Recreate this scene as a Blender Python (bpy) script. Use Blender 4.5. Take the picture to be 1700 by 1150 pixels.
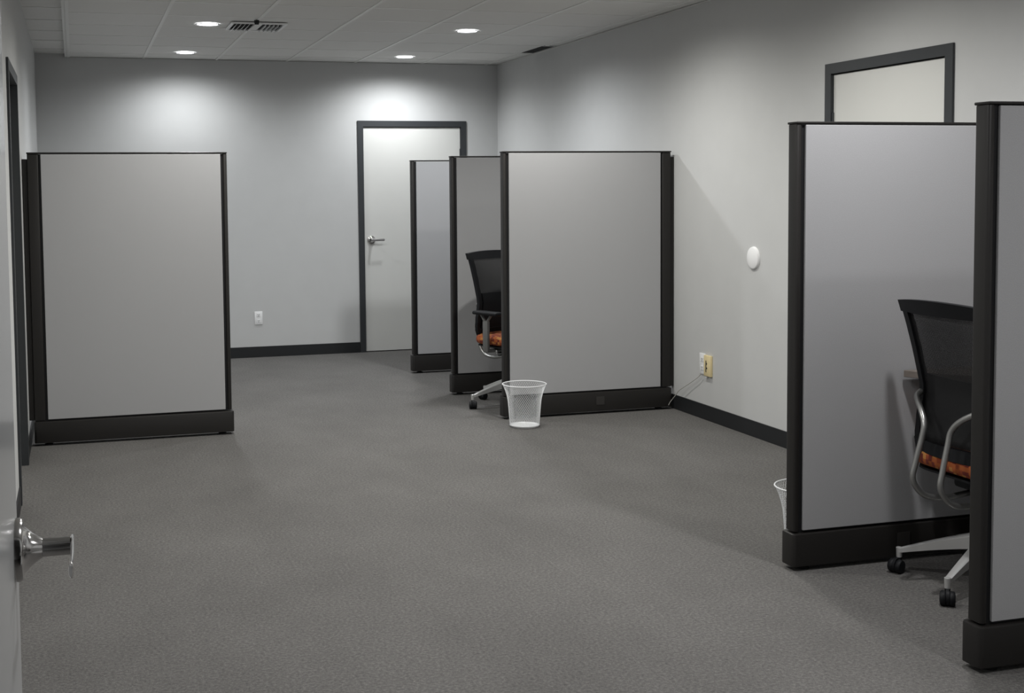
import bpy, bmesh, math, random
from math import pi, sin, cos, radians
from mathutils import Vector, Matrix

# ---------------------------------------------------------------- scene start
S = bpy.context.scene
for o in list(bpy.data.objects):
    bpy.data.objects.remove(o, do_unlink=True)
COL = S.collection

# ---------------------------------------------------------------- camera
F_PX, CX, CY = 2085.73, 729.35, 447.1
YAW, PITCH, ROLL, EYE = .2817, -.0626, -.0105, 1.5297
cd = bpy.data.cameras.new('camera')
cam = bpy.data.objects.new('camera', cd)
COL.objects.link(cam)
fwd = Vector((sin(YAW)*cos(PITCH), cos(YAW)*cos(PITCH), sin(PITCH)))
rt0 = Vector((cos(YAW), -sin(YAW), 0))
up0 = rt0.cross(fwd)
rt = rt0*cos(ROLL) + up0*sin(ROLL)
up = up0*cos(ROLL) - rt0*sin(ROLL)
M = Matrix((rt, up, -fwd)).transposed().to_4x4()
M.translation = Vector((0, 0, EYE))
cam.matrix_world = M
cd.sensor_fit = 'HORIZONTAL'
cd.sensor_width = 36
cd.lens = F_PX/1700*36
cd.shift_x = (850-CX)/1700
cd.shift_y = (CY-575)/1700
cd.clip_start = .05
S.camera = cam

# ---------------------------------------------------------------- view, world
S.view_settings.view_transform = 'Standard'
S.view_settings.look = 'None'
S.view_settings.gamma = 1
S.view_settings.use_curve_mapping = False
S.view_settings.exposure = 0.0
W = bpy.data.worlds.new('world')
S.world = W
W.use_nodes = True
W.node_tree.nodes['Background'].inputs[0].default_value = (.8, .85, .9, 1)
W.node_tree.nodes['Background'].inputs[1].default_value = .02

# room dimensions (metres)
XL, XR, YB, YF, H = -.30, 3.973, 11.641, .80, 2.74
COOL, WARM, MIDC = (.955, .98, 1.0), (1.0, .99, .945), (.985, .98, .985)
LIGHT_W = 100.0
LIGHTS = []
for ly, colr, k in ((11.07, COOL, (.54, .80)), (9.19, COOL, (1.05, 1.02)), (7.27, WARM, (1.0, .97)), (5.42, WARM, (.90, .84)),
                    (3.60, MIDC, (.80, 1.0)), (1.75, MIDC, (.52, .70))):
    for lx, kk in zip((.95, 2.90), k):
        LIGHTS.append((lx, ly, colr, kk))

# ---------------------------------------------------------------- helpers
def tag(o, label=None, cat=None, group=None, kind=None):
    if label: o['label'] = label
    if cat: o['category'] = cat
    if group: o['group'] = group
    if kind: o['kind'] = kind
    return o

def empty(name, loc=(0, 0, 0), rz=0, **k):
    o = bpy.data.objects.new(name, None)
    o.empty_display_size = .1
    o.location = loc
    o.rotation_euler = (0, 0, rz)
    COL.objects.link(o)
    return tag(o, **k)

def obj(name, bm, mat, parent=None, smooth=False, **k):
    me = bpy.data.meshes.new(name)
    bmesh.ops.recalc_face_normals(bm, faces=bm.faces)
    bm.to_mesh(me)
    bm.free()
    for m in (mat if isinstance(mat, (list, tuple)) else [mat]):
        me.materials.append(m)
    if smooth:
        for p in me.polygons: p.use_smooth = True
    o = bpy.data.objects.new(name, me)
    COL.objects.link(o)
    if parent: o.parent = parent
    if smooth == 'auto':
        md = o.modifiers.new('edges', 'EDGE_SPLIT')
        md.split_angle = radians(40)
    return tag(o, **k)

def box(bm, x0, x1, y0, y1, z0, z1, bev=0, seg=2, mi=0):
    """axis aligned box, optionally rounded"""
    t = bmesh.new()
    bmesh.ops.create_cube(t, size=1)
    for v in t.verts:
        v.co = Vector(((x0+x1)/2 + v.co.x*(x1-x0), (y0+y1)/2 + v.co.y*(y1-y0), (z0+z1)/2 + v.co.z*(z1-z0)))
    if bev:
        bmesh.ops.bevel(t, geom=list(t.edges), offset=bev, segments=seg, profile=.5, affect='EDGES')
    merge(bm, t, mi=mi)

def merge(bm, t, mat=None, mi=0):
    if mat is not None: bmesh.ops.transform(t, matrix=mat, verts=t.verts)
    vm = {v: bm.verts.new(v.co) for v in t.verts}
    for f in t.faces:
        try:
            nf = bm.faces.new([vm[v] for v in f.verts])
            nf.material_index = mi
        except ValueError:
            pass
    t.free()

def vbox(bm, x0, x1, y0, y1, z0, z1, r, seg=3, rt=.003):
    """box whose vertical edges are rounded by r, top edges by rt"""
    t = bmesh.new()
    bmesh.ops.create_cube(t, size=1)
    for v in t.verts:
        v.co = Vector(((x0+x1)/2 + v.co.x*(x1-x0), (y0+y1)/2 + v.co.y*(y1-y0), (z0+z1)/2 + v.co.z*(z1-z0)))
    ve = [e for e in t.edges if abs(e.verts[0].co.z - e.verts[1].co.z) > 1e-4]
    bmesh.ops.bevel(t, geom=ve, offset=r, segments=seg, profile=.5, affect='EDGES')
    te = [e for e in t.edges if abs(e.verts[0].co.z - z1) < 1e-5 and abs(e.verts[1].co.z - z1) < 1e-5]
    if rt: bmesh.ops.bevel(t, geom=te, offset=rt, segments=2, profile=.5, affect='EDGES')
    merge(bm, t)

def lathe(bm, prof, n=32, cx=0, cy=0, cz=0, axis='Z', cap=True):
    """prof: list of (radius, height)"""
    rings = []
    def P(r, h, a):
        c, s = r*cos(a), r*sin(a)
        if axis == 'Z': return (cx+c, cy+s, cz+h)
        if axis == 'X': return (cx+h, cy+c, cz+s)
        return (cx+c, cy+h, cz+s)
    for r, h in prof:
        if r < 1e-6: rings.append([bm.verts.new(P(0, h, 0))])
        else: rings.append([bm.verts.new(P(r, h, 2*pi*i/n)) for i in range(n)])
    for a, b in zip(rings, rings[1:]):
        for i in range(n):
            j = (i+1) % n
            if len(a) == 1 and len(b) == 1: continue
            if len(a) == 1: bm.faces.new((a[0], b[j], b[i]))
            elif len(b) == 1: bm.faces.new((a[i], a[j], b[0]))
            else: bm.faces.new((a[i], a[j], b[j], b[i]))
    if cap:
        for r_ in (rings[0], rings[-1]):
            if len(r_) > 2: bm.faces.new(r_)

def smooth_path(pts, k=6):
    """Catmull-Rom through the points"""
    P = [Vector(p) for p in pts]
    P = [P[0]*2-P[1]] + P + [P[-1]*2-P[-2]]
    out = []
    for i in range(1, len(P)-2):
        for j in range(k):
            t = j/k
            a, b, c, d = P[i-1], P[i], P[i+1], P[i+2]
            out.append(.5*((2*b) + (c-a)*t + (2*a-5*b+4*c-d)*t*t + (3*b-a-3*c+d)*t**3))
    out.append(P[-2])
    return out

def tube(bm, pts, r, n=8, flat=1.0, cap=True, closed=False, upv=(0, 0, 1)):
    """round (or flattened) tube along points; r a number or a list"""
    pts = [Vector(p) for p in pts]
    m = len(pts)
    rs = r if isinstance(r, (list, tuple)) else [r]*m
    rings = []
    nrm = None
    for i, p in enumerate(pts):
        if closed: t = (pts[(i+1) % m]-pts[i-1]).normalized()
        else: t = (pts[min(i+1, m-1)]-pts[max(i-1, 0)]).normalized()
        if nrm is None:
            u = Vector(upv)
            if abs(t.dot(u)) > .95: u = Vector((1, 0, 0))
            nrm = (u - t*t.dot(u)).normalized()
        else:
            nrm = (nrm - t*t.dot(nrm)).normalized()
        bi = t.cross(nrm)
        rings.append([bm.verts.new(p + nrm*cos(2*pi*k/n)*rs[i] + bi*sin(2*pi*k/n)*rs[i]*flat) for k in range(n)])
    for i in range(m if closed else m-1):
        a, b = rings[i], rings[(i+1) % m]
        for k in range(n):
            bm.faces.new((a[k], a[(k+1) % n], b[(k+1) % n], b[k]))
    if cap and not closed:
        bm.faces.new(rings[0]); bm.faces.new(rings[-1])

def copy_tree(o, parent=None):
    c = o.copy()
    COL.objects.link(c)
    if parent: c.parent = parent
    for ch in [x for x in list(bpy.data.objects) if x.parent == o]:
        copy_tree(ch, c)
    return c

# ---------------------------------------------------------------- materials
def mat(name, col, rough=.6, metal=0.0, spec=.5, noise=None, bump=None, coat=0.0):
    """noise = (scale, amount, detail) brightness mottling; bump = (scale, strength)"""
    m = bpy.data.materials.new(name)
    m.use_nodes = True
    nt = m.node_tree
    b = nt.nodes['Principled BSDF']
    b.inputs['Base Color'].default_value = (*col, 1)
    b.inputs['Roughness'].default_value = rough
    b.inputs['Metallic'].default_value = metal
    b.inputs['Specular IOR Level'].default_value = spec
    b.inputs['Coat Weight'].default_value = coat
    tc = nt.nodes.new('ShaderNodeTexCoord')
    if noise:
        n = nt.nodes.new('ShaderNodeTexNoise')
        n.inputs['Scale'].default_value = noise[0]
        n.inputs['Detail'].default_value = noise[2]
        nt.links.new(tc.outputs['Object'], n.inputs['Vector'])
        r = nt.nodes.new('ShaderNodeMapRange')
        r.inputs['From Min'].default_value = .3
        r.inputs['From Max'].default_value = .7
        r.inputs['To Min'].default_value = 1-noise[1]
        r.inputs['To Max'].default_value = 1+noise[1]
        nt.links.new(n.outputs['Fac'], r.inputs['Value'])
        mx = nt.nodes.new('ShaderNodeVectorMath')
        mx.operation = 'SCALE'
        mx.inputs[0].default_value = col
        nt.links.new(r.outputs['Result'], mx.inputs['Scale'])
        nt.links.new(mx.outputs['Vector'], b.inputs['Base Color'])
    if bump:
        n2 = nt.nodes.new('ShaderNodeTexNoise')
        n2.inputs['Scale'].default_value = bump[0]
        n2.inputs['Detail'].default_value = 3
        nt.links.new(tc.outputs['Object'], n2.inputs['Vector'])
        bp = nt.nodes.new('ShaderNodeBump')
        bp.inputs['Strength'].default_value = bump[1]
        bp.inputs['Distance'].default_value = .002
        nt.links.new(n2.outputs['Fac'], bp.inputs['Height'])
        nt.links.new(bp.outputs['Normal'], b.inputs['Normal'])
    return m

def carpet_mat():
    m = bpy.data.materials.new('grey_carpet')
    m.use_nodes = True
    nt = m.node_tree
    N, L = nt.nodes, nt.links
    b = N['Principled BSDF']
    b.inputs['Roughness'].default_value = .95
    b.inputs['Specular IOR Level'].default_value = .15
    tc = N.new('ShaderNodeTexCoord')
    def noise(scale, detail, rough=.5, stretch=None):
        n = N.new('ShaderNodeTexNoise')
        n.inputs['Scale'].default_value = scale
        n.inputs['Detail'].default_value = detail
        n.inputs['Roughness'].default_value = rough
        if stretch:
            mp = N.new('ShaderNodeMapping')
            mp.inputs['Scale'].default_value = stretch
            L.new(tc.outputs['Object'], mp.inputs['Vector'])
            L.new(mp.outputs['Vector'], n.inputs['Vector'])
        else:
            L.new(tc.outputs['Object'], n.inputs['Vector'])
        return n
    fine = noise(330, 3, .75)
    mid = noise(85, 4, .75)
    big = noise(1.7, 5, .65, (1.0, .6, 1))
    ramp = N.new('ShaderNodeValToRGB')
    e = ramp.color_ramp.elements
    e[0].position = .30; e[0].color = (.040, .0385, .039, 1)
    e[1].position = .70; e[1].color = (.226, .215, .205, 1)
    x = ramp.color_ramp.elements.new(.5); x.color = (.116, .112, .1075, 1)
    add = N.new('ShaderNodeMath'); add.operation = 'ADD'
    ms = N.new('ShaderNodeMath'); ms.operation = 'MULTIPLY'; ms.inputs[1].default_value = .55
    mf = N.new('ShaderNodeMath'); mf.operation = 'MULTIPLY'; mf.inputs[1].default_value = .45
    L.new(fine.outputs['Fac'], mf.inputs[0]); L.new(mid.outputs['Fac'], ms.inputs[0])
    L.new(ms.outputs[0], add.inputs[0]); L.new(mf.outputs[0], add.inputs[1])
    L.new(add.outputs[0], ramp.inputs['Fac'])
    r = N.new('ShaderNodeMapRange')
    r.inputs['From Min'].default_value = .32; r.inputs['From Max'].default_value = .68
    r.inputs['To Min'].default_value = .88; r.inputs['To Max'].default_value = 1.09
    L.new(big.outputs['Fac'], r.inputs['Value'])
    sc = N.new('ShaderNodeVectorMath'); sc.operation = 'SCALE'
    L.new(ramp.outputs['Color'], sc.inputs[0]); L.new(r.outputs['Result'], sc.inputs['Scale'])
    L.new(sc.outputs['Vector'], b.inputs['Base Color'])
    bp = N.new('ShaderNodeBump'); bp.inputs['Strength'].default_value = .6; bp.inputs['Distance'].default_value = .004
    L.new(mid.outputs['Fac'], bp.inputs['Height']); L.new(bp.outputs['Normal'], b.inputs['Normal'])
    return m

def seat_mat():
    """orange fabric with rows of dark red and yellow dashes"""
    m = bpy.data.materials.new('orange_patterned_fabric')
    m.use_nodes = True
    nt = m.node_tree; N, L = nt.nodes, nt.links
    b = N['Principled BSDF']; b.inputs['Roughness'].default_value = .9
    tc = N.new('ShaderNodeTexCoord')
    mp = N.new('ShaderNodeMapping'); mp.inputs['Rotation'].default_value = (0, radians(90), radians(0))
    mp.inputs['Scale'].default_value = (1, 1, 1)
    L.new(tc.outputs['Object'], mp.inputs['Vector'])
    v = N.new('ShaderNodeTexVoronoi'); v.distance = 'CHEBYCHEV'; v.inputs['Scale'].default_value = 58
    v.inputs['Randomness'].default_value = .35
    L.new(mp.outputs['Vector'], v.inputs['Vector'])
    ramp = N.new('ShaderNodeValToRGB'); ramp.color_ramp.interpolation = 'CONSTANT'
    e = ramp.color_ramp.elements
    e[0].position = 0; e[0].color = (.33, .082, .018, 1)
    e[1].position = .35; e[1].color = (.14, .02, .012, 1)
    x = e.new(.62); x.color = (.42, .185, .045, 1)
    x = e.new(.8); x.color = (.24, .045, .013, 1)
    sp = N.new('ShaderNodeSeparateColor')
    L.new(v.outputs['Color'], sp.inputs[0]); L.new(sp.outputs[0], ramp.inputs['Fac'])
    L.new(ramp.outputs['Color'], b.inputs['Base Color'])
    return m

def net_mat():
    """black woven chair mesh: stripes of holes let light through"""
    m = bpy.data.materials.new('black_chair_netting')
    m.use_nodes = True
    nt = m.node_tree; N, L = nt.nodes, nt.links
    b = N['Principled BSDF']
    b.inputs['Base Color'].default_value = (.012, .012, .013, 1); b.inputs['Roughness'].default_value = .7
    tc = N.new('ShaderNodeTexCoord')
    sep = N.new('ShaderNodeSeparateXYZ'); L.new(tc.outputs['Object'], sep.inputs[0])
    def wave(sock, f):
        a = N.new('ShaderNodeMath'); a.operation = 'MULTIPLY'; a.inputs[1].default_value = f
        s = N.new('ShaderNodeMath'); s.operation = 'SINE'
        L.new(sock, a.inputs[0]); L.new(a.outputs[0], s.inputs[0]); return s.outputs[0]
    wy, wz = wave(sep.outputs['Y'], 2*pi/.0055), wave(sep.outputs['Z'], 2*pi/.004)
    mn = N.new('ShaderNodeMath'); mn.operation = 'MINIMUM'; L.new(wy, mn.inputs[0]); L.new(wz, mn.inputs[1])
    gt = N.new('ShaderNodeMath'); gt.operation = 'GREATER_THAN'; gt.inputs[1].default_value = -.2
    L.new(mn.outputs[0], gt.inputs[0])
    tr = N.new('ShaderNodeBsdfTransparent')
    mx = N.new('ShaderNodeMixShader')
    L.new(gt.outputs[0], mx.inputs[0]); L.new(b.outputs[0], mx.inputs[1]); L.new(tr.outputs[0], mx.inputs[2])
    L.new(mx.outputs[0], N['Material Output'].inputs['Surface'])
    return m

def fabric_mat():
    m = mat('grey_panel_fabric', (.40, .40, .405), .95, spec=.2, bump=(900, .25))
    nt = m.node_tree; N, L = nt.nodes, nt.links
    b = N['Principled BSDF']
    tc = N['Texture Coordinate'] if 'Texture Coordinate' in N else N.new('ShaderNodeTexCoord')
    n = N.new('ShaderNodeTexNoise'); n.inputs['Scale'].default_value = 420; n.inputs['Detail'].default_value = 2
    L.new(tc.outputs['Object'], n.inputs['Vector'])
    r = N.new('ShaderNodeMapRange'); r.inputs['From Min'].default_value = .3; r.inputs['From Max'].default_value = .7
    r.inputs['To Min'].default_value = .9; r.inputs['To Max'].default_value = 1.1
    L.new(n.outputs['Fac'], r.inputs['Value'])
    s = N.new('ShaderNodeVectorMath'); s.operation = 'SCALE'; s.inputs[0].default_value = (.375, .375, .382)
    L.new(r.outputs['Result'], s.inputs['Scale']); L.new(s.outputs['Vector'], b.inputs['Base Color'])
    return m

def emit(name, col, st):
    m = bpy.data.materials.new(name); m.use_nodes = True
    b = m.node_tree.nodes['Principled BSDF']
    b.inputs['Base Color'].default_value = (.8, .8, .8, 1)
    b.inputs['Emission Color'].default_value = (*col, 1)
    b.inputs['Emission Strength'].default_value = st
    return m

WALL = mat('wall_paint', (.51, .513, .508), .7, spec=.3, noise=(6, .012, 2), bump=(350, .12))
CEIL = mat('ceiling_tile', (.72, .715, .695), .95, spec=.1, noise=(300, .05, 2), bump=(160, .25))
GRID = mat('ceiling_grid', (.74, .74, .72), .5)
CARPET = carpet_mat()
BASEB = mat('dark_vinyl_base', (.015, .016, .0175), .5, spec=.35)
FRAME = mat('grey_frame_paint', (.034, .037, .040), .4, spec=.4)
DOORM = mat('door_paint', (.62, .62, .595), .35, spec=.4, noise=(3, .012, 2))
DOORN = mat('glossy_door_paint', (.52, .53, .53), .16, spec=.5)
CHROME = mat('brushed_chrome', (.62, .61, .60), .14, metal=1)
BROWN = mat('dark_bronze_trim', (.0140, .0127, .0117), .45, spec=.32)
BLACK = mat('black_plastic', (.010, .010, .011), .5, spec=.3)
CHBLK = mat('chair_black_plastic', (.0075, .008, .0095), .55, spec=.22)
FABRIC = fabric_mat()
SILVER = mat('silver_painted_metal', (.62, .62, .61), .34, metal=.55)
TUBE = mat('satin_tube_metal', (.34, .34, .33), .32, metal=.8)
DKSILV = mat('grey_arm_post', (.16, .16, .155), .4, metal=.3)
SEATM = seat_mat()
NET = net_mat()
WHITEP = mat('white_plastic', (.80, .80, .80), .35)
BEIGEP = mat('beige_plastic', (.72, .60, .34), .45)
INK = mat('dark_slot', (.02, .02, .02), .8)
WIRE = mat('white_coated_wire', (.78, .79, .80), .35)
DESKT = mat('worktop_laminate', (.17, .145, .125), .5, noise=(20, .1, 3))
CORD = mat('grey_cord', (.42, .41, .38), .5)
VOID = mat('duct_shade_black', (.008, .008, .008), .9)  # flat black standing in for the shade inside the ceiling vents

# ---------------------------------------------------------------- room shell
def structure(name, bm, m, parent=None, **k):
    o = obj(name, bm, m, parent, **k)
    if not parent: o['kind'] = 'structure'
    return o

bm = bmesh.new(); box(bm, XL-.5, XR+.5, -2.2, YB+.3, -.1, 0)
structure('floor', bm, CARPET)

# door openings: (along start, along end)
HO = 2.14                                           # opening height
def wall_with_opening(name, axis, pos0, pos1, a0, a1, openings):
    """a slab between pos0..pos1 on `axis`, running a0..a1 the other way"""
    bm = bmesh.new()
    def b(u0, u1, z0, z1):
        if axis == 'X': box(bm, pos0, pos1, u0, u1, z0, z1)
        else: box(bm, u0, u1, pos0, pos1, z0, z1)
    cur = a0
    for o0, o1 in sorted(openings):
        b(cur, o0, 0, H+.15); b(o0, o1, HO+.004, H+.15); cur = o1
    b(cur, a1, 0, H+.15)
    return structure(name, bm, WALL)

D2 = (2.634-.003, 2.634+.9605+.003)                  # far wall door opening in X
D3 = (5.072, 6.008)                                  # right wall door opening in Y
D4 = (6.50, 7.415)                                   # left wall door opening in Y
DF = (-.128, .80)                                    # doorway in front wall in X
wall_with_opening('wall_back', 'Y', YB, YB+.14, XL-.14, XR+.14, [D2])
wall_with_opening('wall_right', 'X', XR, XR+.14, YF-.12, YB, [D3])
wall_with_opening('wall_left', 'X', XL-.14, XL, YF-.12, YB, [D4])
wall_with_opening('wall_front', 'Y', YF-.12, YF-.001, XL, XR, [DF])
# the corridor the photograph is taken from
bm = bmesh.new(); box(bm, -1.2, -1.1, -1.6, YF-.12, 0, H+.15); structure('wall_corridor_left', bm, WALL)
bm = bmesh.new(); box(bm, 2.3, 2.4, -1.6, YF-.12, 0, H+.15); structure('wall_corridor_right', bm, WALL)
bm = bmesh.new(); box(bm, -1.2, 2.4, -1.7, -1.6, 0, H+.15); structure('wall_corridor_back', bm, WALL)
bm = bmesh.new(); box(bm, -1.2, 2.4, -1.7, YF-.12, H+.02, H+.1); structure('ceiling_corridor', bm, CEIL)
bm = bmesh.new(); box(bm, -1.1, XL-.14, YF-.12, YF-.02, 0, H+.15); structure('wall_corridor_end', bm, WALL)

# ceiling: narrow raised strip on the left, lowered 2 ft grid on the rest
GX0, GX, GY0, GY = -.016, .6454, YB-.993, .6161
bm = bmesh.new()
slotx, sloty = (3.835, 3.950), (10.0, 10.58)         # open return slot by the right wall
zc0, zc1 = H, H+.06
for (x0, x1, y0, y1) in ((GX0, slotx[0], YF-.12, YB), (slotx[1], XR, YF-.12, YB),
                         (slotx[0], slotx[1], YF-.12, sloty[0]), (slotx[0], slotx[1], sloty[1], YB)):
    box(bm, x0, x1, y0, y1, zc0, zc1)
box(bm, XL, GX0, YF-.12, YB, H+.028, H+.09)
structure('ceiling', bm, CEIL)
bm = bmesh.new()
box(bm, slotx[0]+.0005, slotx[1]-.0005, sloty[0]+.0005, sloty[1]-.0005, H+.0005, H+.04)  # solid black block fills the slot in place of the shade inside
tag(obj('return_slot_shade_fill', bm, VOID), 'narrow air slot in the ceiling along the right wall, filled black for its shade', 'air vent')
bm = bmesh.new()
w = .012
for k in range(0, 7):
    x = GX0 + GX*k
    if k == 6:                                       # the bar beside the open slot stops at both ends of it
        box(bm, x-w, x+w, YF, sloty[0], H-.005, H-.0002)
        box(bm, x-w, x+w, sloty[1], YB-.001, H-.005, H-.0002)
    else: box(bm, x-w, x+w, YF, YB-.001, H-.005, H-.0002)
structure('trim_1', bm, GRID)                        # long grid bars
bm = bmesh.new()
ys = [GY0 + GY*j for j in (1,)] + [GY0 - GY*j for j in range(0, 16)]
for y in ys:
    if y < YF+.05: continue
    box(bm, GX0+w+.0005, XR-.001, y-w, y+w, H-.0022, H-.0002)
    box(bm, XL+.001, GX0-w-.0005, y-w, y+w, H+.024, H+.0278)
structure('trim_2', bm, GRID)                        # cross bars
bm = bmesh.new()                                     # wall angles
box(bm, GX0+w, XR-.022, YB-.022, YB-.0005, H-.0065, H-.0052)
box(bm, XR-.022, XR-.0005, YF, YB-.0005, H-.0065, H-.0052)
box(bm, GX0-.032, GX0-.013, YF, YB-.0005, H-.002, H+.0235)
structure('trim_3', bm, GRID)

# baseboards
def baseboard(name, segs):
    bm = bmesh.new()
    for x0, x1, y0, y1 in segs:
        box(bm, x0, x1, y0, y1, 0, .1, .002, 1)
        cx0 = min(x0, x1)
    return structure(name, bm, BASEB)
FW = .054
baseboard('baseboard_back', [(XL, D2[0]-FW-.001, YB-.008, YB-.0005), (D2[1]+FW+.001, XR-.009, YB-.008, YB-.0005)])
baseboard('baseboard_right', [(XR-.008, XR-.0005, D3[1]+FW+.001, YB-.009), (XR-.008, XR-.0005, YF, D3[0]-FW-.001)])
baseboard('baseboard_left', [(XL+.0005, XL+.008, D4[1]+FW+.001, YB-.009), (XL+.0005, XL+.008, YF, D4[0]-FW-.001)])

# ---------------------------------------------------------------- doors
def lever_handle(parent, flip=1, name='door_handle'):
    """built in local door-face coordinates: face normal -Y, lever towards +X*flip, origin at the spindle"""
    bm = bmesh.new()
    lathe(bm, [(0, 0), (.040, 0), (.040, -.006), (.038, -.0095), (.029, -.012), (.021, -.020), (.0145, -.029), (.0125, -.033), (0, -.033)], 32, axis='Y')
    lathe(bm, [(0, -.0331), (.0115, -.0331), (.0115, -.067), (0, -.067)], 24, axis='Y')
    # the lever: a slim bar with a rounded root, turning slightly back at its tip
    pts = smooth_path([(-.012*flip, -.0695, 0), (.02*flip, -.070, 0), (.06*flip, -.070, 0), (.10*flip, -.069, 0), (.116*flip, -.0675, 0)], 5)
    tube(bm, pts, [.0115]*3+[.0105]*(len(pts)-5)+[.009, .007], 14, flat=.30)
    h = obj(name, bm, CHROME, parent, smooth='auto')
    h['label'] = 'chrome lever handle'
    return h

def hinge(parent, x, y, z, sx=.012):
    bm = bmesh.new()
    lathe(bm, [(0, -.05), (.007, -.05), (.007, .05), (0, .05)], 12, x, y, z)
    return obj('hinge', bm, FRAME, parent, smooth='auto')

def door_set(name, width, depth, slab_in, lever_at, lever_flip, loc, rz, z_top=2.134, slab_mat=DOORM, handle=True, hinge_at=None):
    """opening starts at local x=0, wall face is local y=0, room side is -y; frame runs `depth` deep"""
    root = empty(name, loc, rz, kind='structure')
    bm = bmesh.new()
    f, d = .0535, .012
    W_ = width
    # outer face casing with mitred look (U shape) and reveal
    def U(x0, x1, zt, y0, y1, t):
        box(bm, x0, x0+t, y0, y1, 0.001, zt-t)
        box(bm, x1-t, x1, y0, y1, 0.001, zt-t)
        box(bm, x0, x1, y0, y1, zt-t, zt)
    U(-f, W_+f, 2.195, -d, -.0008, f+.002)
    box(bm, .0005, .002, -.0008, depth, .001, HO+.002)
    box(bm, W_-.002, W_-.0005, -.0008, depth, .001, HO+.002)
    box(bm, .002, W_-.002, -.0008, depth, HO-.0005, HO+.0025)
    obj('door_frame', bm, FRAME, root)
    bm = bmesh.new()
    box(bm, .005, W_-.005, slab_in, slab_in+.044, .008, z_top, .0015, 1)
    slab = obj('door_leaf', bm, slab_mat, root)
    if handle:
        h = lever_handle(slab, lever_flip)
        h.location = (lever_at, slab_in, 1.07)
    if hinge_at is not None:
        for z in (.25, 1.05, 1.88): hinge(slab, hinge_at, slab_in-.004, z)
    return root
door_set('door_2', D2[1]-D2[0], .12, .006, .069, 1, (D2[0], YB, 0), 0, hinge_at=D2[1]-D2[0]-.006)
# right wall: local +x -> -Y world, local +y -> +X world
door_set('door_3', D3[1]-D3[0], .12, .006, D3[1]-D3[0]-.07, -1, (XR, D3[1], 0), -pi/2, hinge_at=.006)
# left wall: local +x -> +Y world, local +y -> -X world
door_set('door_4', D4[1]-D4[0], .13, .085, D4[1]-D4[0]-.07, -1, (XL, D4[0], 0), pi/2, handle=False)
# the open door the camera looks past: hinged at the front wall, face towards +X
root = empty('door_1', (-.1285, YF, 0), pi/2, kind='structure')   # local x -> +Y, local y -> -X
bm = bmesh.new(); box(bm, .004, .918, -.0445, 0, .008, 2.134, .0015, 1)
leaf = obj('door_leaf', bm, DOORN, root)
h = lever_handle(leaf, -1); h.location = (.918-.066, -.0445, 1.082)
bm = bmesh.new(); box(bm, .9182, .9195, -.036, -.009, .96, 1.18); obj('latch_plate', bm, CHROME, leaf)
bm = bmesh.new()
box(bm, DF[0]-.052, DF[0]-.0005, YF-.001, YF+.012, .001, 2.19)
box(bm, DF[1]+.0005, DF[1]+.052, YF-.001, YF+.012, .001, 2.19)
box(bm, DF[0]-.0005, DF[1]+.0005, YF-.001, YF+.012, HO+.005, 2.19)
structure('trim_4', bm, FRAME)

# ---------------------------------------------------------------- ceiling lights
def downlight(x, y, colr, k, label):
    r = empty('recessed_downlight', (x, y, H), label=label, cat='ceiling light', group='round recessed downlights in the ceiling grid')
    r['category'] = 'ceiling light'
    bm = bmesh.new()
    lathe(bm, [(.074, -.0052), (.078, -.009), (.088, -.0085), (.092, -.0052)], 40, cap=False)
    obj('trim_ring', bm, WHITEP, r, smooth=True)
    bm = bmesh.new(); lathe(bm, [(0, -.0055), (.074, -.0055)], 40, cap=False)
    obj('lens', bm, LENS, r)
    ld = bpy.data.lights.new('lamp', 'SPOT')
    ld.energy = LIGHT_W*k; ld.color = colr
    ld.spot_size = radians(166); ld.spot_blend = .78
    ld.shadow_soft_size = .055
    lo = bpy.data.objects.new('lamp', ld); COL.objects.link(lo)
    lo.parent = r; lo.location = (0, 0, -.03)
    return r
LENS = emit('lit_lens', (.93, .95, 1.0), 7.0)
lab = {(0, 0): 'lit round downlight nearest the back wall, left of the vent', (1, 0): 'lit round downlight nearest the back wall above the back door',
       (0, 1): 'lit round downlight beside the square ceiling diffuser', (1, 1): 'lit round downlight near the dark air slot, larger of the right pair'}
for i, (x, y, c, k) in enumerate(LIGHTS):
    col_, row_ = i % 2, i//2
    L = lab.get((col_, row_), 'round downlight above the frame edge, %s column, %s row towards the camera' %
                (('left', 'right')[col_], ('', '', 'first', 'second', 'third', 'fourth')[row_]))
    downlight(x, y, c, k, L)

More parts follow.
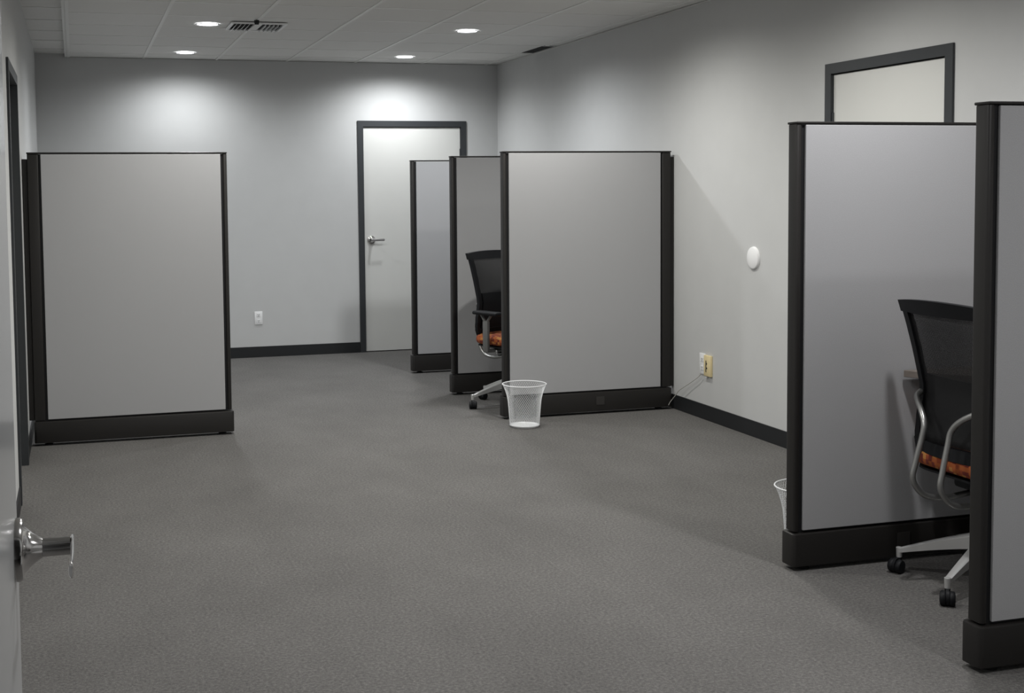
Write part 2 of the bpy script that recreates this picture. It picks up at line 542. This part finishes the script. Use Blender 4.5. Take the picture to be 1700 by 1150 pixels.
# ---------------------------------------------------------------- partitions
PT, PZ = .068, 1.785          # thickness, height
def partition(loc, length, flip, label, post_out=True, foot_cover=None):
    """local x runs from the free end (0) to the wall; -y faces the camera; flip = -1 mirrors x"""
    r = empty('office_partition', loc, label=label, cat='partition', group='grey fabric cubicle partitions')
    s = flip
    def B(bm, x0, x1, *a, **k):
        if s < 0: x0, x1 = -x1, -x0
        box(bm, x0, x1, *a, **k)
    def VB(bm, x0, x1, *a, **k):
        if s < 0: x0, x1 = -x1, -x0
        vbox(bm, x0, x1, *a, **k)
    Lp = length
    xa, xb = .040, Lp-.080                          # fabric extent
    # core behind the tiles (black reveal lines)
    bm = bmesh.new(); B(bm, .026, Lp-.030, .012, PT-.012, .05, PZ-.012); obj('core_frame', bm, BLACK, r)
    for y0, y1 in ((0.0, .0118), (PT-.0118, PT)):
        bm = bmesh.new(); B(bm, xa, xb, y0, y1, .160, PZ-.013, bev=.0025); obj('fabric_panel', bm, FABRIC, r)
    bm = bmesh.new(); VB(bm, 0, .025, .003, PT-.003, .157, PZ-.010, .008); obj('end_post', bm, BROWN, r, smooth='auto')
    bm = bmesh.new(); VB(bm, Lp-.066, Lp-.002, .004, PT-.004, .157, PZ-.010, .006); obj('wall_post', bm, BROWN, r, smooth='auto')
    bm = bmesh.new(); B(bm, Lp-.001, Lp+.029, .016, PT-.016, .157, PZ-.04, bev=.003); obj('wall_channel', bm, BROWN, r)
    bm = bmesh.new(); B(bm, -.001, Lp+.001, -.0015, PT+.0015, PZ-.0095, PZ, bev=.003); obj('top_cap', bm, BROWN, r, smooth='auto')
    bm = bmesh.new(); VB(bm, -.012, Lp+.002, -.012, PT+.012, .019, .150, .016, rt=.007)
    rw = obj('base_raceway', bm, BROWN, r, smooth='auto')
    if foot_cover:
        bm = bmesh.new(); B(bm, foot_cover-.03, foot_cover+.03, -.0145, -.0122, .062, .118, bev=.001)
        obj('outlet_knockout', bm, DKBR, rw)
    for fx in (.06, Lp-.08):
        bm = bmesh.new(); lathe(bm, [(0, 0), (.026, 0), (.026, .008), (.010, .012), (.010, .0185), (0, .0185)], 20, fx*s, PT/2)
        obj('levelling_foot', bm, BLACK, r, smooth='auto')
    return r
DKBR = mat('knockout_plastic', (.030, .028, .026), .5)
LP = XR - .030 - 2.722
partition((2.722, 7.868, 0), LP, 1, 'grey fabric partition on right wall with wastebasket in front of its free end', foot_cover=.685)
partition((2.690, 8.945, 0), XR-.030-2.690, 1, 'dark shaded grey partition behind the far black mesh chair')
partition((2.700, 10.13, 0), XR-.030-2.700, 1, 'lavender grey partition nearest the back door')
partition((2.718, 4.345, 0), XR-.030-2.718, 1, 'pale grey partition behind the near mesh chair, in front of the upper wall door', foot_cover=.50)
partition((2.690, 3.235, 0), XR-.030-2.690, 1, 'grey partition cut by the right edge of the picture')
partition((.925, 7.965, 0), .925-XL-.030, -1, 'grey fabric partition standing alone against the left wall')

# ---------------------------------------------------------------- chair
def ring_frame():
    pass
def make_chair():
    """origin on the floor under the column, faces +X"""
    r = empty('office_chair', (0, 0, 0), cat='chair', group='black mesh task chairs with orange seats')
    # five star base
    bm = bmesh.new()
    lathe(bm, [(0, .125), (.030, .125), (.040, .14), (.040, .192), (.030, .205), (0, .205)], 28)
    obj('base_hub', bm, SILVER, r, smooth='auto')
    for k in range(5):
        a = LEG0 + 2*pi*k/5
        bm = bmesh.new()
        n = 9
        prof = []
        for i in range(n):
            t = i/(n-1)
            d = .036 + t*(.337-.036)
            zt = .200 - .103*t**1.15
            th = .062*(1-t)+.018*t
            wd = .025*(1-t)+.012*t
            prof.append((d, zt, th, wd))
        rings = []
        for d, zt, th, wd in prof:
            c, s_ = cos(a), sin(a)
            pr = []
            for (u, v) in ((-1, -1), (1, -1), (1, -.15), (.55, 0), (-.55, 0), (-1, -.15)):
                z = zt + v*th
                pr.append(bm.verts.new((c*d - s_*u*wd, s_*d + c*u*wd, z)))
            rings.append(pr)
        for p, q in zip(rings, rings[1:]):
            for i in range(6): bm.faces.new((p[i], p[(i+1) % 6], q[(i+1) % 6], q[i]))
        bm.faces.new(rings[0]); bm.faces.new(rings[-1])
        # downturned tip
        lathe(bm, [(0, .060), (.011, .060), (.0125, .098), (.009, .1), (0, .1)], 16, .337*cos(a), .337*sin(a))
        leg = obj('base_leg', bm, SILVER, r, smooth='auto')
        # twin wheel caster trailing to one side
        ca = a + (1.25, .5, 2.0, -.8, 1.6)[k]
        t = bmesh.new()
        for sgn in (-1, 1):
            lathe(t, [(0, sgn*.006), (.025, sgn*.006), (.0275, sgn*.010), (.0275, sgn*.020), (.024, sgn*.0255), (.012, sgn*.0275), (0, sgn*.0275)], 24, .020, 0, .0275, axis='Y')
        # hood and stem
        q = bmesh.new(); lathe(q, [(0, -.0055), (.0295, -.0055), (.0295, .0055), (0, .0055)], 24, axis='Y', cx=.018, cz=.030)
        merge(t, q)
        lathe(t, [(0, .040), (.010, .040), (.010, .062), (0, .062)], 12)
        bm = bmesh.new()
        merge(bm, t, Matrix.Translation((.337*cos(a), .337*sin(a), 0)) @ Matrix.Rotation(ca, 4, 'Z'))
        obj('caster', bm, CHBLK, leg, smooth='auto')
    bm = bmesh.new()
    lathe(bm, [(0, .206), (.027, .206), (.027, .29), (.022, .292), (.014, .294), (.014, .385), (0, .385)], 20)
    obj('gas_column', bm, CHBLK, r, smooth='auto')
    bm = bmesh.new(); box(bm, -.12, .10, -.075, .075, .375, .425, .015)
    mech = obj('tilt_mechanism', bm, CHBLK, r, smooth='auto')
    bm = bmesh.new()
    tube(bm, smooth_path([(.02, -.07, .395), (.02, -.15, .385), (.035, -.21, .39), (.05, -.235, .415)], 4), .006, 8)
    lv = obj('height_lever', bm, SILVER, mech, smooth=True); lv['label'] = 'silver lever under the seat'
    bm = bmesh.new(); lathe(bm, [(0, -.02), (.017, -.02), (.017, .02), (0, .02)], 14, -.05, -.10, .375, axis='Y')
    obj('tension_knob', bm, CHBLK, mech, smooth='auto')
    # seat pan + cushion
    def rsq(bm, x0, x1, hw, z0, z1, rc, bulge, m=28):
        cx_, hx = (x0+x1)/2, (x1-x0)/2
        def loop(z, sc):
            L_ = []
            for i in range(m):
                t = 2*pi*i/m
                c, s_ = cos(t), sin(t)
                e = .42
                X = cx_ + sc*hx*abs(c)**e*(1 if c >= 0 else -1)
                Y = sc*hw*abs(s_)**e*(1 if s_ >= 0 else -1)
                zz = z - (.022*max(0, (X-(x1-.12))/.12)**2 if z > .44 else 0)
                L_.append(bm.verts.new((X, Y, zz)))
            return L_
        hs = [(z0, .90), (z0+.006, .97), (z0+(z1-z0)*.35, 1), (z0+(z1-z0)*.7, .995), (z1-.008, .96), (z1, .88), (z1+bulge, .5)]
        rings = [loop(*h) for h in hs]
        for p, q in zip(rings, rings[1:]):
            for i in range(m): bm.faces.new((p[i], p[(i+1) % m], q[(i+1) % m], q[i]))
        bm.faces.new(rings[0]); bm.faces.new(rings[-1])
    bm = bmesh.new(); rsq(bm, -.205, .245, .235, .425, .446, .08, 0)
    obj('seat_pan', bm, CHBLK, r, smooth='auto')
    bm = bmesh.new(); rsq(bm, -.215, .262, .250, .447, .515, .08, .006)
    st = obj('seat_cushion', bm, SEATM, r, smooth=True); st['label'] = 'orange patterned seat cushion'
    # backrest surface: columns across y, rows up z
    def back_pt(v, z, half, off=0):
        # depth of the back: lumbar forward, top leaning back, sides wrapped forwards
        z0s = [(.50, -.185), (.60, -.165), (.75, -.157), (.90, -.188), (1.00, -.213), (1.085, -.236)]
        for (za, xa), (zb, xb) in zip(z0s, z0s[1:]):
            if z <= zb or zb == 1.085:
                t = min(max((z-za)/(zb-za), -.3), 1.2); x = xa+(xb-xa)*t; break
        return Vector((x + .030*v*v + off - .02, v*half, z))
    def halfw(z):
        pts = [(.50, .205), (.55, .232), (.62, .238), (.72, .224), (.85, .232), (1.0, .243), (1.085, .252)]
        for (za, wa), (zb, wb) in zip(pts, pts[1:]):
            if z <= zb: return wa+(wb-wa)*(z-za)/(zb-za)
        return pts[-1][1]
    def sheet(v0, v1, z0, z1, nv, nz, th, off=0, ztop=lambda v: 0):
        bm = bmesh.new()
        F, Bk = [], []
        for j in range(nz+1):
            z = z0+(z1-z0)*j/nz
            rowf, rowb = [], []
            for i in range(nv+1):
                v = v0+(v1-v0)*i/nv
                zz = z + ztop(v)*(j/nz)
                p = back_pt(v, zz, halfw(zz), off)
                rowf.append(bm.verts.new(p + Vector((th/2, 0, 0)))); rowb.append(bm.verts.new(p - Vector((th/2, 0, 0))))
            F.append(rowf); Bk.append(rowb)
        for j in range(nz):
            for i in range(nv):
                bm.faces.new((F[j][i], F[j][i+1], F[j+1][i+1], F[j+1][i]))
                bm.faces.new((Bk[j][i], Bk[j+1][i], Bk[j+1][i+1], Bk[j][i+1]))
        for j in range(nz):
            bm.faces.new((F[j][0], F[j+1][0], Bk[j+1][0], Bk[j][0])); bm.faces.new((F[j][nv], Bk[j][nv], Bk[j+1][nv], F[j+1][nv]))
        for i in range(nv):
            bm.faces.new((F[0][i], Bk[0][i], Bk[0][i+1], F[0][i+1])); bm.faces.new((F[nz][i], F[nz][i+1], Bk[nz][i+1], Bk[nz][i]))
        return bm
    arch = lambda v: .012*(1-v*v)
    # frame: side rails, top bar, bottom bar, joined in one mesh
    bm = bmesh.new()
    for sgn in (-1, 1):
        a, b = (.84, 1.0) if sgn > 0 else (-1.0, -.84)
        merge(bm, sheet(a, b, .50, 1.085, 2, 18, .026, ztop=lambda v: .012*(1-v*v)))
    merge(bm, sheet(-1.035, 1.035, 1.040, 1.085, 16, 3, .030, -.002, arch))
    merge(bm, sheet(-1.0, 1.0, .50, .545, 16, 3, .028))
    fr = obj('backrest_frame', bm, CHBLK, r, smooth='auto')
    bm = sheet(-.84, .84, .545, 1.042, 16, 16, .002)
    obj('backrest_netting', bm, NET, fr, smooth=True)
    bm = sheet(-.80, .80, .55, .80, 14, 8, .014, .012)
    obj('lumbar_pad', bm, CHBLK, fr, smooth='auto')
    # silver tubes carrying the back
    for sgn in (-1, 1):
        bm = bmesh.new()
        pts = [(-.06, sgn*.055, .350), (-.16, sgn*.070, .335), (-.245, sgn*.078, .350), (-.295, sgn*.080, .410), (-.285, sgn*.078, .48),
               (-.262, sgn*.074, .57), (-.250, sgn*.078, .625), (-.235, sgn*.115, .668), (-.205, sgn*.182, .710), (-.172, sgn*.200, .728)]
        tube(bm, smooth_path(pts, 5), .0115, 12)
        t = obj('back_support_tube', bm, TUBE, r, smooth=True); t['label'] = 'curved silver back support tube'
    # armrests
    for sgn in (-1, 1):
        bm = bmesh.new()
        q = bmesh.new(); box(q, -.115, .135, -.042, .042, .665, .690, .011, 3); merge(bm, q, Matrix.Translation((.01, sgn*.285, 0)))
        arm = obj('armrest', bm, CHBLK, r, smooth='auto')
        bm = bmesh.new()
        q = bmesh.new(); box(q, -.026, .026, -.013, .013, .405, .625, .008, 2); merge(bm, q, Matrix.Translation((.0, sgn*.285, 0)))
        for s2 in (-1, 1):
            tube(bm, [(0 + s2*.012, sgn*.285, .618), (s2*.05, sgn*.285, .664)], .0095, 8)
        tube(bm, [(0, sgn*.285, .413), (0, sgn*.20, .410), (0, sgn*.07, .408)], .014, 10, flat=1.6)
        obj('arm_post', bm, DKSILV, arm, smooth='auto')
    return r
LEG0 = math.atan2(4.212-3.965, 3.113-3.34)
near = make_chair()
near.location = (3.335, 3.962, 0)
near['label'] = 'near task chair turned away, mesh back beside the pale grey partition'
far = copy_tree(near)
far.location = (2.985, 8.375, 0)
far.rotation_euler = (0, 0, radians(-66))
far['label'] = 'far task chair half hidden behind the partition with the wastebasket'
# the far chair's base sits at its own angle on the column
for ch in [o for o in bpy.data.objects if o.parent == far and o.name.split('.')[0] in ('base_leg', 'base_hub')]:
    ch.rotation_euler = (0, 0, math.atan2(8.343-8.375, 2.64-2.985) - LEG0 + radians(66))

# ---------------------------------------------------------------- worktop in the near cubicle
bm = bmesh.new()
out = [(3.205, 4.330), (3.285, 4.18), (3.56, 3.95), (3.60, 3.33), (3.955, 3.33), (3.955, 4.330)]
lo = [bm.verts.new((x, y, .757)) for x, y in out]; hi = [bm.verts.new((x, y, .785)) for x, y in out]
bm.faces.new(lo); bm.faces.new(hi)
for i in range(len(out)): bm.faces.new((lo[i], lo[(i+1) % 6], hi[(i+1) % 6], hi[i]))
bmesh.ops.bevel(bm, geom=[e for e in bm.edges], offset=.002, segments=1, affect='EDGES')
dk = empty('cubicle_worktop', (3.62, 4.0, 0), label='brown laminate corner worktop behind the near task chair', cat='desk')
o = obj('top', bm, DESKT, dk); o.location = (-3.62, -4.0, 0)
for (x0, x1, y0, y1) in ((3.62, 3.65, 4.10, 4.325), (3.70, 3.94, 3.34, 3.37)):
    bm = bmesh.new(); box(bm, x0, x1, y0, y1, 0, .7565, .002, 1)
    o = obj('support_panel', bm, DKBR, dk); o.location = (-3.62, -4.0, 0)

# ---------------------------------------------------------------- wire wastebaskets
def make_bin():
    r = empty('wire_wastebasket', (0, 0, 0), cat='wastebasket', group='white wire wastebaskets')
    Z = .276
    def rad(z):
        t = z/Z
        return .094 + .022*t + .026*max(0, (t-.55)/.45)**2
    bm = bmesh.new()
    n, m = 54, 26
    def pt(i, j, rr=0):
        a = 2*pi*i/n
        z = .004 + (Z-.006)*j/m
        q = rad(z)+rr
        return Vector((q*cos(a), q*sin(a), z))
    wr = .00075
    # diamond lattice: two families of rising helices
    for d in (-1, 1):
        for i0 in range(n):
            pts = [pt(i0 + d*.5*j, j, d*.0006) for j in range(m+1)]
            tube(bm, pts, wr, 3, cap=False)
    obj('wire_mesh', bm, WIRE, r)
    bm = bmesh.new()
    k = 48
    tube(bm, [(rad(Z)*cos(2*pi*i/k), rad(Z)*sin(2*pi*i/k), Z) for i in range(k)], .0035, 8, closed=True)
    obj('rim', bm, WIRE, r, smooth=True)
    bm = bmesh.new()
    lathe(bm, [(0, .0045), (.088, .0045), (.0955, .012), (.0975, .012), (.090, .0010), (0, .0010)], 48)
    obj('base_dish', bm, WIRE, r, smooth='auto')
    return r
b1 = make_bin()
b1.location = (2.764, 7.60, 0)
b1['label'] = 'white wire mesh wastebasket standing in front of the grey partition on the carpet'
b2 = copy_tree(b1)
b2.location = (2.930, 4.570, 0)
b2['label'] = 'white wire wastebasket peeking out behind the pale grey partition'

# ---------------------------------------------------------------- things on the walls
def outlet(loc, rz, label, w=.074, h=.122):
    r = empty('wall_outlet', loc, rz, label=label, cat='outlet')
    bm = bmesh.new(); box(bm, -w/2, w/2, -.007, -.0005, -h/2, h/2, .003); obj('cover_plate', bm, WHITEP, r, smooth='auto')
    for s_ in (-1, 1):
        bm = bmesh.new(); box(bm, -.017, .017, -.0095, -.0072, s_*.028-.015, s_*.028+.015, .002)
        f = obj('socket_face', bm, WHITEP, r)
        bm = bmesh.new()
        box(bm, -.008, -.005, -.0102, -.0096, s_*.028-.002, s_*.028+.009)
        box(bm, .005, .008, -.0102, -.0096, s_*.028-.002, s_*.028+.009)
        box(bm, -.003, .003, -.0102, -.0096, s_*.028-.011, s_*.028-.005)
        obj('slots', bm, INK, f)
    return r
outlet((1.614, YB, .366), 0, 'white double outlet low on the back wall left of the door')
outlet((XR, 7.462, .368), -pi/2, 'white outlet low on the right wall beside the beige plate', w=.080, h=.138)
r = empty('beige_outlet_plate', (XR, 7.374, .364), -pi/2, label='beige surface box plate next to the white outlet on the right wall', cat='outlet')
bm = bmesh.new(); box(bm, -.044, .044, -.020, -.0005, -.069, .069, .004); obj('cover_plate', bm, BEIGEP, r, smooth='auto')
bm = bmesh.new()
box(bm, -.016, -.006, -.0212, -.0202, -.042, .034)
box(bm, -.004, .002, -.0212, -.0202, .008, .020); box(bm, -.004, .004, -.0212, -.0202, -.020, -.010)
obj('face_slots', bm, INK, r)
bm = bmesh.new(); box(bm, -.030, -.018, -.014, -.002, -.084, -.0695, .002); obj('plug', bm, WHITEP, r)
bm = bmesh.new()
lathe(bm, [(0, -.016), (.058, -.016), (.066, -.012), (.070, -.0005), (0, -.0005)], 48, axis='X', cx=0)
o = obj('wall_cover_disc', bm, WHITEP, smooth='auto'); o.location = (XR, 6.818, 1.10)
tag(o, 'round white blank cover on the right wall above the baseboard', 'wall plate')
bm = bmesh.new()
pts = smooth_path([(XR-.018, 7.455, .302), (XR-.020, 7.50, .27), (XR-.022, 7.62, .21), (XR-.030, 7.74, .15), (XR-.035, 7.80, .10),
                   (XR-.050, 7.838, .055), (XR-.06, 7.848, .03)], 6)
tube(bm, pts, .0026, 6)
tag(obj('power_cord', bm, CORD, smooth=True), 'thin grey cord from the wall outlet down to the partition base', 'cord')

# ---------------------------------------------------------------- square ceiling diffuser
r = empty('ceiling_diffuser', (1.30, 9.20, H-.006), label='square white louvered air diffuser in the ceiling beside the downlight', cat='air vent')
hs = .20
bm = bmesh.new()
for x0, x1, y0, y1 in ((-hs, hs, -hs, -hs+.022), (-hs, hs, hs-.022, hs), (-hs, -hs+.022, -hs+.022, hs-.022), (hs-.022, hs, -hs+.022, hs-.022)):
    box(bm, x0, x1, y0, y1, -.012, .0, .002, 1)
obj('frame', bm, WHITEP, r)
bm = bmesh.new(); box(bm, -hs+.023, hs-.023, -hs+.023, hs-.023, -.002, -.0005); obj('backing', bm, VOID, r)
for k in range(12):
    x = -hs+.036 + k*(2*hs-.072)/11
    if abs(x) < .028: continue
    s_ = 1 if x < 0 else -1
    bm = bmesh.new()
    t = bmesh.new(); fh = .014 if s_ > 0 else .008
    box(t, -.0014, .0014, -hs+.024, hs-.024, -fh, fh)
    merge(bm, t, Matrix.Translation((x, 0, -.018)) @ Matrix.Rotation(radians(38 if s_ > 0 else 8), 4, 'Y'))
    obj('louver', bm, WHITEP, r)
bm = bmesh.new(); box(bm, -.026, .026, -hs+.024, hs-.024, -.008, -.0025, .001, 1); obj('centre_bar', bm, GRID, r)
bm = bmesh.new(); lathe(bm, [(0, -.035), (.014, -.035), (.018, -.022), (.018, -.0065), (0, -.0065)], 20)
o = obj('sprinkler_cap', bm, BLACK, smooth='auto'); o.location = (1.262, 8.90, H)
tag(o, 'small dark round fitting in the ceiling in front of the diffuser', 'ceiling fitting')
